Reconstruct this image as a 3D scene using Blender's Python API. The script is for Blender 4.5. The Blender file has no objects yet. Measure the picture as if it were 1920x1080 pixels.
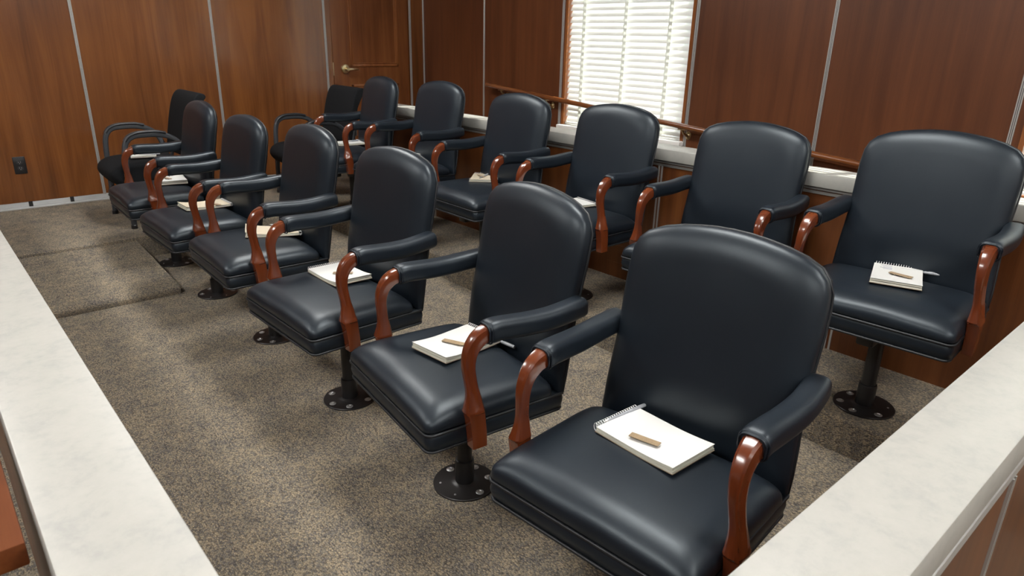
import bpy, bmesh, math, random
from math import sin, cos, pi, radians, sqrt
from mathutils import Vector, Matrix

scene = bpy.context.scene
COL = scene.collection
random.seed(7)

# ------------------------------------------------------------------ camera
cam_data = bpy.data.cameras.new('camera')
cam_data.sensor_width = 36.0
cam_data.lens = 1279.33 * 36.0 / 1920.0
cam_data.clip_start = 0.05
cam_data.dof.use_dof = True
cam_data.dof.focus_distance = 2.2
cam_data.dof.aperture_fstop = 9.0
cam = bpy.data.objects.new('camera', cam_data)
COL.objects.link(cam)
RIGHT = (0.7512058912954844, -0.6597357270035733, 0.02093989966603774)
UP = (0.2120826003821305, 0.2712858439689229, 0.9388423517701059)
FWD = (0.6250685398403207, 0.7008229172744966, -0.3437099927624355)
m = Matrix(((RIGHT[0], UP[0], -FWD[0], -1.10804),
            (RIGHT[1], UP[1], -FWD[1], 0.0002),
            (RIGHT[2], UP[2], -FWD[2], 1.32781),
            (0, 0, 0, 1)))
cam.matrix_world = m
scene.camera = cam

# ------------------------------------------------------------------ view, world, sun
scene.view_settings.view_transform = 'Standard'
scene.view_settings.look = 'None'
scene.view_settings.gamma = 1.0
scene.view_settings.use_curve_mapping = False
scene.view_settings.exposure = 0.0
scene.cycles.use_denoising = True
scene.cycles.max_bounces = 8
scene.cycles.diffuse_bounces = 5
scene.cycles.sample_clamp_indirect = 6.0

world = bpy.data.worlds.new('world')
scene.world = world
world.use_nodes = True
bg = world.node_tree.nodes['Background']
bg.inputs['Color'].default_value = (0.80, 0.90, 1.0, 1)
bg.inputs['Strength'].default_value = 4.6

sun_data = bpy.data.lights.new('sun', 'SUN')
sun_data.energy = 26.0
sun_data.angle = radians(0.6)
sun_data.color = (1.0, 0.96, 0.88)
sun = bpy.data.objects.new('sun', sun_data)
COL.objects.link(sun)
sd = Vector((-1.13, 0.48, -1.12)).normalized()
sun.rotation_euler = sd.to_track_quat('-Z', 'Y').to_euler()

LAMP_EMIT = 25.0          # ceiling troffers, built with the ceiling below

TIER = 0.133              # height of the rear tier above the front carpet

# ------------------------------------------------------------------ materials
def nodes_of(mat):
    mat.use_nodes = True
    nt = mat.node_tree
    return nt, nt.nodes, nt.links, nt.nodes['Principled BSDF']

def simple(name, col, rough=0.5, metal=0.0, spec=0.5, coat=0.0):
    mt = bpy.data.materials.new(name)
    nt, N, L, P = nodes_of(mt)
    P.inputs['Base Color'].default_value = (*col, 1)
    P.inputs['Roughness'].default_value = rough
    P.inputs['Metallic'].default_value = metal
    P.inputs['Specular IOR Level'].default_value = spec
    P.inputs['Coat Weight'].default_value = coat
    return mt

def noise(N, scale, detail=2.0, rough=0.5, dist=0.0):
    n = N.new('ShaderNodeTexNoise')
    n.inputs['Scale'].default_value = scale
    n.inputs['Detail'].default_value = detail
    n.inputs['Roughness'].default_value = rough
    n.inputs['Distortion'].default_value = dist
    return n

def ramp(N, stops):
    r = N.new('ShaderNodeValToRGB')
    e = r.color_ramp.elements
    while len(e) > 1:
        e.remove(e[-1])
    e[0].position, e[0].color = stops[0][0], (*stops[0][1], 1)
    for p, c in stops[1:]:
        x = e.new(p)
        x.color = (*c, 1)
    return r

def mapping(N, L, scale=(1, 1, 1), coord='Object', rot=(0, 0, 0)):
    tc = N.new('ShaderNodeTexCoord')
    mp = N.new('ShaderNodeMapping')
    mp.inputs['Scale'].default_value = scale
    mp.inputs['Rotation'].default_value = rot
    L.new(tc.outputs[coord], mp.inputs['Vector'])
    return mp

def bump(N, L, src, P, strength=0.2, dist=0.002):
    b = N.new('ShaderNodeBump')
    b.inputs['Strength'].default_value = strength
    b.inputs['Distance'].default_value = dist
    L.new(src, b.inputs['Height'])
    L.new(b.outputs['Normal'], P.inputs['Normal'])
    return b

def mat_leather():
    mt = bpy.data.materials.new('black_leather')
    nt, N, L, P = nodes_of(mt)
    mp = mapping(N, L)
    n1 = noise(N, 6.0, 3)
    r = ramp(N, [(0.3, (0.0068, 0.0103, 0.0160)), (0.75, (0.0100, 0.0142, 0.0200))])
    L.new(mp.outputs[0], n1.inputs['Vector'])
    L.new(n1.outputs['Fac'], r.inputs['Fac'])
    L.new(r.outputs['Color'], P.inputs['Base Color'])
    v = N.new('ShaderNodeTexVoronoi')
    v.inputs['Scale'].default_value = 650
    L.new(mp.outputs[0], v.inputs['Vector'])
    b = bump(N, L, v.outputs['Distance'], P, 0.10, 0.0006)
    n2 = noise(N, 9.0, 2)
    L.new(mp.outputs[0], n2.inputs['Vector'])
    b2 = N.new('ShaderNodeBump')
    b2.inputs['Strength'].default_value = 0.10
    b2.inputs['Distance'].default_value = 0.004
    L.new(n2.outputs['Fac'], b2.inputs['Height'])
    L.new(b2.outputs['Normal'], b.inputs['Normal'])
    P.inputs['Roughness'].default_value = 0.39
    P.inputs['Specular IOR Level'].default_value = 0.45
    P.inputs['Specular Tint'].default_value = (0.86, 0.95, 1.0, 1)
    return mt

def mat_fabric():
    mt = bpy.data.materials.new('black_fabric')
    nt, N, L, P = nodes_of(mt)
    mp = mapping(N, L)
    n1 = noise(N, 400.0, 2)
    r = ramp(N, [(0.3, (0.0055, 0.0060, 0.0070)), (0.7, (0.016, 0.017, 0.019))])
    L.new(mp.outputs[0], n1.inputs['Vector'])
    L.new(n1.outputs['Fac'], r.inputs['Fac'])
    L.new(r.outputs['Color'], P.inputs['Base Color'])
    bump(N, L, n1.outputs['Fac'], P, 0.5, 0.001)
    P.inputs['Roughness'].default_value = 0.95
    P.inputs['Specular IOR Level'].default_value = 0.15
    return mt

def mat_carpet():
    mt = bpy.data.materials.new('loop_carpet')
    nt, N, L, P = nodes_of(mt)
    mp = mapping(N, L, (1.0, 1.0, 1.0))
    mps = N.new('ShaderNodeMapping')
    mps.inputs['Scale'].default_value = (1.0, 0.62, 1.0)
    mps.inputs['Rotation'].default_value = (0, 0, radians(8))
    L.new(mp.outputs[0], mps.inputs['Vector'])
    v = N.new('ShaderNodeTexVoronoi')
    v.inputs['Scale'].default_value = 250
    v.inputs['Randomness'].default_value = 0.75
    L.new(mps.outputs[0], v.inputs['Vector'])
    sep = N.new('ShaderNodeSeparateColor')
    L.new(v.outputs['Color'], sep.inputs[0])
    # patches of yarn colour
    npatch = noise(N, 11.0, 7, 0.66)
    L.new(mp.outputs[0], npatch.inputs['Vector'])
    add = N.new('ShaderNodeMath'); add.operation = 'MULTIPLY_ADD'
    add.inputs[1].default_value = 0.48
    L.new(sep.outputs[0], add.inputs[0])
    sc = N.new('ShaderNodeMath'); sc.operation = 'MULTIPLY_ADD'
    sc.inputs[1].default_value = 0.75; sc.inputs[2].default_value = -0.13
    L.new(npatch.outputs['Fac'], sc.inputs[0])
    L.new(sc.outputs[0], add.inputs[2])
    r = ramp(N, [(0.10, (0.085, 0.083, 0.082)), (0.30, (0.160, 0.146, 0.130)),
                 (0.44, (0.215, 0.187, 0.152)), (0.58, (0.285, 0.238, 0.175)),
                 (0.80, (0.390, 0.315, 0.215))])
    L.new(add.outputs[0], r.inputs['Fac'])
    # darker gaps between the loops
    gap = ramp(N, [(0.0, (1.12, 1.12, 1.12)), (0.55, (0.95, 0.95, 0.95)), (1.0, (0.45, 0.45, 0.45))])
    d = N.new('ShaderNodeMath'); d.operation = 'MULTIPLY'
    d.inputs[1].default_value = 1.25
    L.new(v.outputs['Distance'], d.inputs[0])
    L.new(d.outputs[0], gap.inputs['Fac'])
    mx = N.new('ShaderNodeMix'); mx.data_type = 'RGBA'; mx.blend_type = 'MULTIPLY'
    mx.inputs['Factor'].default_value = 1.0
    L.new(r.outputs['Color'], mx.inputs['A'])
    L.new(gap.outputs['Color'], mx.inputs['B'])
    L.new(mx.outputs['Result'], P.inputs['Base Color'])
    inv = N.new('ShaderNodeMath'); inv.operation = 'SUBTRACT'
    inv.inputs[0].default_value = 1.0
    L.new(v.outputs['Distance'], inv.inputs[1])
    bump(N, L, inv.outputs[0], P, 0.7, 0.003)
    P.inputs['Roughness'].default_value = 0.95
    P.inputs['Specular IOR Level'].default_value = 0.1
    return mt

def mat_wood(name, dark, mid, light, axis='Z', grain=1.0, rough=0.28, cathedral=1.0, coat=0.0, scratches=False):
    """vertical grain veneer: noise squeezed across the grain"""
    mt = bpy.data.materials.new(name)
    nt, N, L, P = nodes_of(mt)
    s = {'Z': (1, 1, 0.055), 'X': (0.055, 1, 1), 'Y': (1, 0.055, 1)}[axis]
    mp = mapping(N, L, s)
    n1 = noise(N, 9.0 * grain, 5, 0.55, 0.9 * cathedral)
    L.new(mp.outputs[0], n1.inputs['Vector'])
    s2 = {'Z': (1, 1, 0.02), 'X': (0.02, 1, 1), 'Y': (1, 0.02, 1)}[axis]
    mp2 = mapping(N, L, s2)
    n2 = noise(N, 120.0 * grain, 3, 0.6)
    L.new(mp2.outputs[0], n2.inputs['Vector'])
    n3 = noise(N, 2.2, 3, 0.5)
    mp3 = mapping(N, L, (1, 1, 0.5))
    L.new(mp3.outputs[0], n3.inputs['Vector'])
    a = N.new('ShaderNodeMath'); a.operation = 'MULTIPLY_ADD'; a.inputs[1].default_value = 0.55
    b = N.new('ShaderNodeMath'); b.operation = 'MULTIPLY_ADD'; b.inputs[1].default_value = 0.15
    c = N.new('ShaderNodeMath'); c.operation = 'MULTIPLY'; c.inputs[1].default_value = 0.42
    L.new(n3.outputs['Fac'], c.inputs[0])
    L.new(n2.outputs['Fac'], b.inputs[0]); L.new(c.outputs[0], b.inputs[2])
    L.new(n1.outputs['Fac'], a.inputs[0]); L.new(b.outputs[0], a.inputs[2])
    r = ramp(N, [(0.40, dark), (0.55, mid), (0.70, light)])
    L.new(a.outputs[0], r.inputs['Fac'])
    out = r.outputs['Color']
    if scratches:
        mps = mapping(N, L, (14, 1.0, 90), rot=(0.06, 0.1, 0.0))
        ns = noise(N, 1.0, 2, 0.5)
        L.new(mps.outputs[0], ns.inputs['Vector'])
        rs = ramp(N, [(0.70, (0, 0, 0)), (0.76, (1, 1, 1))])
        L.new(ns.outputs['Fac'], rs.inputs['Fac'])
        nm = noise(N, 3.0, 1)
        L.new(mp3.outputs[0], nm.inputs['Vector'])
        rm = ramp(N, [(0.55, (0, 0, 0)), (0.7, (0.35, 0.35, 0.35))])
        L.new(nm.outputs['Fac'], rm.inputs['Fac'])
        mm = N.new('ShaderNodeMath'); mm.operation = 'MULTIPLY'
        L.new(rs.outputs['Color'], mm.inputs[0]); L.new(rm.outputs['Color'], mm.inputs[1])
        mx = N.new('ShaderNodeMix'); mx.data_type = 'RGBA'
        mx.inputs['B'].default_value = (0.42, 0.27, 0.20, 1)
        L.new(mm.outputs[0], mx.inputs['Factor'])
        L.new(out, mx.inputs['A'])
        out = mx.outputs['Result']
    L.new(out, P.inputs['Base Color'])
    bump(N, L, n2.outputs['Fac'], P, 0.06, 0.0006)
    P.inputs['Roughness'].default_value = rough
    P.inputs['Coat Weight'].default_value = coat
    P.inputs['Coat Roughness'].default_value = 0.12
    return mt

def mat_stone():
    mt = bpy.data.materials.new('stone_laminate')
    nt, N, L, P = nodes_of(mt)
    mp = mapping(N, L)
    n1 = noise(N, 14.0, 8, 0.66, 0.3)
    n2 = noise(N, 60.0, 6, 0.7, 0.2)
    L.new(mp.outputs[0], n1.inputs['Vector']); L.new(mp.outputs[0], n2.inputs['Vector'])
    a = N.new('ShaderNodeMath'); a.operation = 'MULTIPLY_ADD'; a.inputs[1].default_value = 0.35
    b = N.new('ShaderNodeMath'); b.operation = 'MULTIPLY'; b.inputs[1].default_value = 0.65
    L.new(n1.outputs['Fac'], b.inputs[0]); L.new(n2.outputs['Fac'], a.inputs[0]); L.new(b.outputs[0], a.inputs[2])
    r = ramp(N, [(0.36, (0.325, 0.325, 0.305)), (0.50, (0.380, 0.375, 0.345)), (0.62, (0.400, 0.392, 0.362))])
    L.new(a.outputs[0], r.inputs['Fac'])
    L.new(r.outputs['Color'], P.inputs['Base Color'])
    P.inputs['Roughness'].default_value = 0.42
    return mt

def mat_slat(f=0.05, name='white_slat'):
    mt = bpy.data.materials.new(name)
    nt, N, L, P = nodes_of(mt)
    P.inputs['Base Color'].default_value = (0.80, 0.80, 0.76, 1)
    P.inputs['Roughness'].default_value = 0.4
    t = N.new('ShaderNodeBsdfTranslucent')
    t.inputs['Color'].default_value = (0.86, 0.88, 0.84, 1)
    mx = N.new('ShaderNodeMixShader'); mx.inputs[0].default_value = f
    out = N['Material Output']
    L.new(P.outputs[0], mx.inputs[1]); L.new(t.outputs[0], mx.inputs[2])
    L.new(mx.outputs[0], out.inputs['Surface'])
    return mt

def mat_glass():
    mt = bpy.data.materials.new('window_glass')
    nt, N, L, P = nodes_of(mt)
    t = N.new('ShaderNodeBsdfTransparent'); t.inputs['Color'].default_value = (0.96, 0.98, 0.97, 1)
    g = N.new('ShaderNodeBsdfGlossy'); g.inputs['Roughness'].default_value = 0.02
    mx = N.new('ShaderNodeMixShader'); mx.inputs[0].default_value = 0.06
    L.new(t.outputs[0], mx.inputs[1]); L.new(g.outputs[0], mx.inputs[2])
    L.new(mx.outputs[0], N['Material Output'].inputs['Surface'])
    return mt

def mat_emit(name, col, s):
    mt = bpy.data.materials.new(name)
    nt, N, L, P = nodes_of(mt)
    P.inputs['Emission Color'].default_value = (*col, 1)
    P.inputs['Emission Strength'].default_value = s
    P.inputs['Base Color'].default_value = (0.9, 0.9, 0.9, 1)
    return mt

def mat_badge():
    mt = bpy.data.materials.new('tan_badge')
    nt, N, L, P = nodes_of(mt)
    mp = mapping(N, L, (1, 1, 1))
    n = noise(N, 1400, 2); L.new(mp.outputs[0], n.inputs['Vector'])
    r = ramp(N, [(0.38, (0.10, 0.065, 0.035)), (0.50, (0.36, 0.26, 0.155)), (0.7, (0.44, 0.33, 0.21))])
    L.new(n.outputs['Fac'], r.inputs['Fac']); L.new(r.outputs['Color'], P.inputs['Base Color'])
    P.inputs['Roughness'].default_value = 0.35
    return mt

M = {}
M['leather'] = mat_leather()
M['welt'] = simple('leather_welt', (0.010, 0.012, 0.015), 0.45)
M['fabric'] = mat_fabric()
M['carpet'] = mat_carpet()
M['wood_far'] = mat_wood('warm_veneer', (0.090, 0.029, 0.0082), (0.148, 0.049, 0.0125), (0.205, 0.072, 0.0180), rough=0.27, cathedral=1.6, coat=0.5)
M['wood_right'] = mat_wood('red_brown_veneer', (0.074, 0.0230, 0.0085), (0.108, 0.0345, 0.0125), (0.142, 0.0470, 0.0165), grain=1.8, rough=0.36, cathedral=0.5)
M['wood_box'] = mat_wood('box_veneer', (0.060, 0.018, 0.007), (0.115, 0.037, 0.011), (0.165, 0.058, 0.017), grain=1.3, rough=0.34, cathedral=0.8, scratches=True)
M['wood_door'] = mat_wood('door_veneer', (0.095, 0.030, 0.0105), (0.160, 0.053, 0.0165), (0.210, 0.075, 0.023), grain=1.4, rough=0.25, cathedral=0.8)
M['wood_mould'] = mat_wood('moulding_wood', (0.130, 0.042, 0.014), (0.215, 0.074, 0.023), (0.270, 0.098, 0.031), grain=2, rough=0.22)
M['wood_arm'] = mat_wood('polished_mahogany', (0.068, 0.0145, 0.0048), (0.118, 0.0250, 0.0075), (0.160, 0.0380, 0.0110), grain=1.0, rough=0.22, cathedral=0.6, coat=0.7)
M['wood_rail'] = mat_wood('rail_wood', (0.085, 0.026, 0.009), (0.160, 0.052, 0.016), (0.230, 0.080, 0.024), axis='Y', grain=2, rough=0.22, coat=0.5)
M['wood_table'] = mat_wood('table_wood', (0.050, 0.014, 0.005), (0.115, 0.032, 0.009), (0.165, 0.050, 0.014), axis='Y', grain=1.0, rough=0.55, cathedral=1.6)
M['wood_table'].node_tree.nodes['Principled BSDF'].inputs['Specular IOR Level'].default_value = 0.15
M['stone'] = mat_stone()
M['alu'] = simple('brushed_aluminium', (0.45, 0.445, 0.43), 0.42, 0.45)
M['alu_dark'] = simple('aluminium_groove', (0.10, 0.105, 0.11), 0.5, 0.6)
M['base_metal'] = simple('pale_base_metal', (0.52, 0.53, 0.53), 0.5, 0.35)
M['black'] = simple('black_enamel', (0.008, 0.008, 0.009), 0.38)
M['plate'] = simple('dark_bronze_plate', (0.018, 0.016, 0.016), 0.33, 0.3)
M['bolt'] = simple('zinc_bolt', (0.50, 0.50, 0.50), 0.35, 0.9)
M['brass'] = simple('satin_brass', (0.72, 0.62, 0.38), 0.28, 1.0)
M['bracket'] = simple('antique_brass', (0.52, 0.40, 0.22), 0.3, 1.0)
M['slat'] = mat_slat()
M['white'] = simple('white_paint', (0.80, 0.79, 0.76), 0.5)
M['tape'] = mat_slat(0.35, 'cloth_tape')
M['glass'] = mat_glass()
M['ceiling'] = simple('ceiling_white', (0.74, 0.73, 0.70), 0.9)
M['lamp'] = mat_emit('lamp_diffuser', (1.0, 0.985, 0.955), LAMP_EMIT)
M['paper'] = simple('white_paper', (0.62, 0.62, 0.60), 0.7)
M['page_edge'] = simple('page_edges', (0.62, 0.61, 0.52), 0.8)
M['cream'] = simple('cream_paper', (0.52, 0.455, 0.345), 0.8)
M['board'] = simple('grey_cardboard', (0.30, 0.23, 0.16), 0.9)
M['wire'] = simple('white_wire', (0.72, 0.72, 0.72), 0.3, 0.3)
M['badge'] = mat_badge()
M['pin'] = simple('pin_metal', (0.45, 0.42, 0.40), 0.3, 0.9)
M['ink'] = simple('pencil_grey', (0.42, 0.43, 0.50), 0.8)
M['pen'] = simple('clear_grey_plastic', (0.30, 0.315, 0.34), 0.25)
M['frame_grey'] = simple('charcoal_frame', (0.040, 0.044, 0.050), 0.36)
M['arm_plastic'] = simple('worn_black_plastic', (0.022, 0.024, 0.028), 0.42)
M['outlet'] = simple('black_outlet', (0.012, 0.012, 0.013), 0.35)
M['outlet_face'] = simple('outlet_face', (0.03, 0.03, 0.032), 0.3)
M['joint'] = simple('joint_black', (0.006, 0.005, 0.005), 0.7)
M['rear_white'] = simple('light_shell', (0.45, 0.45, 0.46), 0.5)

# ------------------------------------------------------------------ mesh helpers
class MB:
    """collects shapes in one bmesh; build() links them as ONE object"""
    def __init__(self):
        self.bm = bmesh.new()
    def v(self, p):
        return self.bm.verts.new(p)
    def face(self, vs, smooth=False):
        try:
            f = self.bm.faces.new(vs)
            f.smooth = smooth
            return f
        except ValueError:
            return None
    def box(self, x0, x1, y0, y1, z0, z1, bevel=0.0, seg=2):
        x0, x1 = min(x0, x1), max(x0, x1); y0, y1 = min(y0, y1), max(y0, y1); z0, z1 = min(z0, z1), max(z0, z1)
        P = [(x0, y0, z0), (x1, y0, z0), (x1, y1, z0), (x0, y1, z0), (x0, y0, z1), (x1, y0, z1), (x1, y1, z1), (x0, y1, z1)]
        vs = [self.v(p) for p in P]
        fs = [self.face([vs[i] for i in q]) for q in ((3, 2, 1, 0), (4, 5, 6, 7), (0, 1, 5, 4), (1, 2, 6, 5), (2, 3, 7, 6), (3, 0, 4, 7))]
        if bevel > 0:
            es = list({e for f in fs for e in f.edges})
            r = bmesh.ops.bevel(self.bm, geom=es, offset=bevel, segments=seg, affect='EDGES', profile=0.5)
            for f in r['faces']:
                f.smooth = True
        return self
    def loft(self, rings, cap0=True, cap1=True, smooth=True, closed=True):
        R = [[self.v(p) for p in ring] for ring in rings]
        n = len(R[0])
        for a, b in zip(R[:-1], R[1:]):
            for i in range(n if closed else n - 1):
                j = (i + 1) % n
                self.face([a[i], a[j], b[j], b[i]], smooth)
        for flag, ring, rev in ((cap0, R[0], True), (cap1, R[-1], False)):
            if flag:
                c = Vector((0, 0, 0))
                for q in ring:
                    c += q.co
                c = self.v(c / n)
                for i in range(n):
                    j = (i + 1) % n
                    self.face([ring[j], ring[i], c] if rev else [ring[i], ring[j], c], smooth)
        return self
    def sweep(self, path, sect, side=None, smooth=True, cap=True, closed=False):
        """path: points; sect(i)-> list of (a,b): a along side, b along normal"""
        P = [Vector(p) for p in path]
        n = len(P)
        rings = []
        for i in range(n):
            if closed:
                t = (P[(i + 1) % n] - P[i - 1]).normalized()
            else:
                t = (P[min(i + 1, n - 1)] - P[max(i - 1, 0)]).normalized()
            if side is not None:
                s = Vector(side)
                s = (s - t * s.dot(t)).normalized()
            else:
                ref = Vector((0, 0, 1)) if abs(t.z) < 0.95 else Vector((1, 0, 0))
                s = t.cross(ref).normalized()
            nn = s.cross(t)
            rings.append([P[i] + s * a + nn * b for a, b in sect(i)])
        if closed:
            rings.append(rings[0])
            self.loft(rings, False, False, smooth)
        else:
            self.loft(rings, cap, cap, smooth)
        return self
    def tube(self, path, r, n=10, side=None, cap=True, closed=False):
        rr = r if callable(r) else (lambda i: r)
        return self.sweep(path, lambda i: [(rr(i) * cos(2 * pi * k / n), rr(i) * sin(2 * pi * k / n)) for k in range(n)], side, True, cap, closed)
    def lathe(self, prof, n=32, c=(0, 0, 0)):
        rings = [[(c[0] + r * cos(2 * pi * k / n), c[1] + r * sin(2 * pi * k / n), c[2] + z) for k in range(n)] for r, z in prof]
        return self.loft(rings, True, True, True)
    def build(self, name, mat, parent=None, sharp=40, loc=None):
        bmesh.ops.remove_doubles(self.bm, verts=self.bm.verts, dist=1e-6)
        bmesh.ops.recalc_face_normals(self.bm, faces=self.bm.faces)
        me = bpy.data.meshes.new(name)
        self.bm.to_mesh(me); self.bm.free()
        mats = mat if isinstance(mat, (list, tuple)) else [mat]
        for x in mats:
            me.materials.append(x)
        if sharp and any(p.use_smooth for p in me.polygons):
            me.set_sharp_from_angle(angle=radians(sharp))
        o = bpy.data.objects.new(name, me)
        COL.objects.link(o)
        if parent:
            o.parent = parent
        if loc:
            o.location = loc
        return o

def empty(name, loc=(0, 0, 0), rz=0.0, kind=None):
    o = bpy.data.objects.new(name, None)
    o.empty_display_size = 0.05
    COL.objects.link(o)
    o.location = loc; o.rotation_euler = (0, 0, rz)
    if kind:
        o['kind'] = kind
    return o

def tag(o, label, cat, group=None):
    o['label'] = label; o['category'] = cat
    if group:
        o['group'] = group
    return o

def struct(o):
    o['kind'] = 'structure'
    return o

def kids(o):
    return [c for c in bpy.data.objects if c.parent == o]

def copy_tree(o, parent=None):
    c = o.copy(); COL.objects.link(c)
    if parent:
        c.parent = parent
    for ch in TREE.get(o.name, []):
        k = copy_tree(ch, c)
        TREE.setdefault(c.name, []).append(k)
    return c
TREE = {}
def reg(root):
    TREE[root.name] = kids(root)
    for k in TREE[root.name]:
        reg(k)

def rrect(hw, hl, r, n=6, cx=0.0, cy=0.0):
    """rounded rectangle outline, ccw"""
    r = max(min(r, hw, hl), 1e-4)
    out = []
    for qx, qy, a0 in ((1, 1, 0), (-1, 1, 90), (-1, -1, 180), (1, -1, 270)):
        for k in range(n + 1):
            a = radians(a0 + 90 * k / n)
            out.append((cx + qx * (hw - r) + r * cos(a), cy + qy * (hl - r) + r * sin(a)))
    return out

def dense(outline, step):
    """resample a closed outline so long edges get extra points"""
    out = []
    n = len(outline)
    for i in range(n):
        a = outline[i]; b = outline[(i + 1) % n]
        d = math.hypot(b[0] - a[0], b[1] - a[1])
        k = max(1, int(round(d / step)))
        for j in range(k):
            out.append((a[0] + (b[0] - a[0]) * j / k, a[1] + (b[1] - a[1]) * j / k))
    return out

def interp(tab, x):
    if x <= tab[0][0]:
        return tab[0][1]
    for (a, va), (b, vb) in zip(tab[:-1], tab[1:]):
        if x <= b:
            t = (x - a) / (b - a)
            t = t * t * (3 - 2 * t) if False else t
            return va + (vb - va) * t
    return tab[-1][1]

def catmull(pts, sub=6):
    P = [Vector(p) for p in pts]
    out = []
    for i in range(len(P) - 1):
        p0 = P[max(i - 1, 0)]; p1 = P[i]; p2 = P[i + 1]; p3 = P[min(i + 2, len(P) - 1)]
        for k in range(sub):
            t = k / sub
            out.append(0.5 * ((2 * p1) + (-p0 + p2) * t + (2 * p0 - 5 * p1 + 4 * p2 - p3) * t * t + (-p0 + 3 * p1 - 3 * p2 + p3) * t ** 3))
    out.append(P[-1])
    return out

# ================================================================== THE ROOM
XR, YF = 2.836, 5.768          # right wall plane, far wall plane
XL, YN, ZC = -5.5, -4.5, 2.75
# floor: front carpet level
struct(MB().box(XL, 1.11, YN, 4.54, -0.12, 0.0).build('floor', M['carpet']))
# rear tier on which the back row stands, and the landing along the far wall (same level)
tb = MB()
tb.box(1.10, 1.66, YN, 4.56, -0.12, TIER, 0.016, 4)
tb.box(XL, XR, 4.535, YF, -0.12, TIER, 0.012, 4)
struct(tb.build('floor_tier', M['carpet']))
# half step
sb = MB()
prof = [(3.752, -0.05), (3.745, 0.0), (3.742, 0.020), (3.747, 0.032), (3.757, 0.040), (3.775, 0.044), (4.56, 0.112), (4.56, -0.05)]
sb.loft([[(x, y, z) for y, z in prof] for x in (-0.985, -0.155)], smooth=True)
struct(sb.build('floor_step', M['carpet'], sharp=60))
# ramp behind the partition (slopes down towards the near end)
rb = MB()
z0, z1 = TIER - 0.30, TIER
rings = [[(1.62, YN, -0.6), (XR, YN, -0.6), (XR, YN, z0), (1.62, YN, z0)],
         [(1.62, 0.0, -0.6), (XR, 0.0, -0.6), (XR, 0.0, z0), (1.62, 0.0, z0)],
         [(1.62, 4.54, -0.6), (XR, 4.54, -0.6), (XR, 4.54, z1), (1.62, 4.54, z1)]]
rb.loft(rings, smooth=False)
struct(rb.build('floor_ramp', M['carpet']))
struct(MB().box(XL, XR, YN, YF, ZC, ZC + 0.1).build('ceiling', M['ceiling']))
struct(MB().box(XL - 0.12, XL, YN, YF + 0.12, -0.1, ZC).build('wall_left', M['wood_far']))
struct(MB().box(XL - 0.12, XR + 0.14, YN - 0.12, YN, -0.6, ZC).build('wall_near', M['wood_right']))
# far wall with the door opening
DX0, DX1, DZ = 1.872, 2.668, 2.17
fw = MB()
fw.box(XL, DX0, YF, YF + 0.12, TIER + 0.045, ZC)
fw.box(DX1, XR + 0.14, YF, YF + 0.12, TIER - 0.1, ZC)
fw.box(DX0, DX1, YF, YF + 0.12, DZ, ZC)
fw.box(XL, DX0, YF + 0.02, YF + 0.12, -0.1, TIER + 0.05)
struct(fw.build('wall_far', M['wood_far']))
# metal base of the far wall with black clips
bb = MB()
for x0, x1 in ((XL, -0.535), (-0.512, -0.281), (-0.262, 0.86), (0.88, DX0)):
    bb.box(x0, x1, YF - 0.004, YF + 0.02, TIER + 0.012, TIER + 0.043, 0.002, 1)
bb.box(XL, DX0, YF - 0.022, YF + 0.02, TIER, TIER + 0.011, 0.002, 1)
base = struct(bb.build('baseboard_far', M['base_metal']))
cb = MB()
for x in (-0.5235, -0.2715, 0.87):
    cb.box(x - 0.012, x + 0.012, YF - 0.007, YF + 0.012, TIER + 0.010, TIER + 0.047)
cb.build('base_clip', M['joint'], base)

def trim_strip(name, axis, pos, z0, z1, w=0.013):
    """aluminium joint: two fine lips and a groove"""
    b = MB()
    g = MB()
    if axis == 'far':
        for s in (-1, 1):
            b.box(pos + s * w / 2 - 0.003, pos + s * w / 2 + 0.003, YF - 0.006, YF + 0.004, z0, z1, 0.001, 1)
        b.box(pos - 0.002, pos + 0.002, YF - 0.005, YF + 0.004, z0, z1)
        g.box(pos - w / 2, pos + w / 2, YF - 0.003, YF + 0.002, z0, z1)
    elif axis == 'right':
        for s in (-1, 1):
            b.box(XR - 0.006, XR + 0.004, pos + s * w / 2 - 0.003, pos + s * w / 2 + 0.003, z0, z1, 0.001, 1)
        b.box(XR - 0.005, XR + 0.004, pos - 0.002, pos + 0.002, z0, z1)
        g.box(XR - 0.003, XR + 0.002, pos - w / 2, pos + w / 2, z0, z1)
    o = struct(b.build(name, M['alu']))
    g.build('groove', M['alu_dark'], o)
    return o
k = 1
for x in (-0.985, -0.058, 0.872, 1.815):
    trim_strip('trim_%d' % k, 'far', x, TIER + 0.04, ZC); k += 1
trim_strip('trim_%d' % k, 'far', 2.682, TIER, ZC, 0.014); k += 1
struct(MB().box(XR - 0.012, XR, YF - 0.012, YF, TIER - 0.1, ZC, 0.002, 1).build('trim_%d' % k, M['alu'])); k += 1

# right wall with window openings
W1 = (2.735, 3.882); W2 = (-0.50, 0.862); W3 = (-3.2, -2.0)  # the third opening is unseen, there only to let in light
SILL, HEAD = 0.700, 2.25
rw = MB()
ys = [YN, W3[0], W3[1], W2[0], W2[1], W1[0], W1[1], YF + 0.12]
for i in range(0, len(ys), 2):
    rw.box(XR, XR + 0.14, ys[i], ys[i + 1], -0.6, ZC)
for a, b in (W1, W2, W3):
    rw.box(XR, XR + 0.14, a, b, -0.6, SILL - 0.04)
    rw.box(XR, XR + 0.14, a, b, HEAD, ZC)
struct(rw.build('wall_right', M['wood_right']))
for y in (4.851, 1.832, W1[1] + 0.022, W1[0] - 0.022, W2[1] + 0.040, W2[0] - 0.03, -1.2):
    trim_strip('trim_%d' % k, 'right', y, -0.3, ZC, 0.016 if y < 4.8 else 0.010); k += 1

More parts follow.
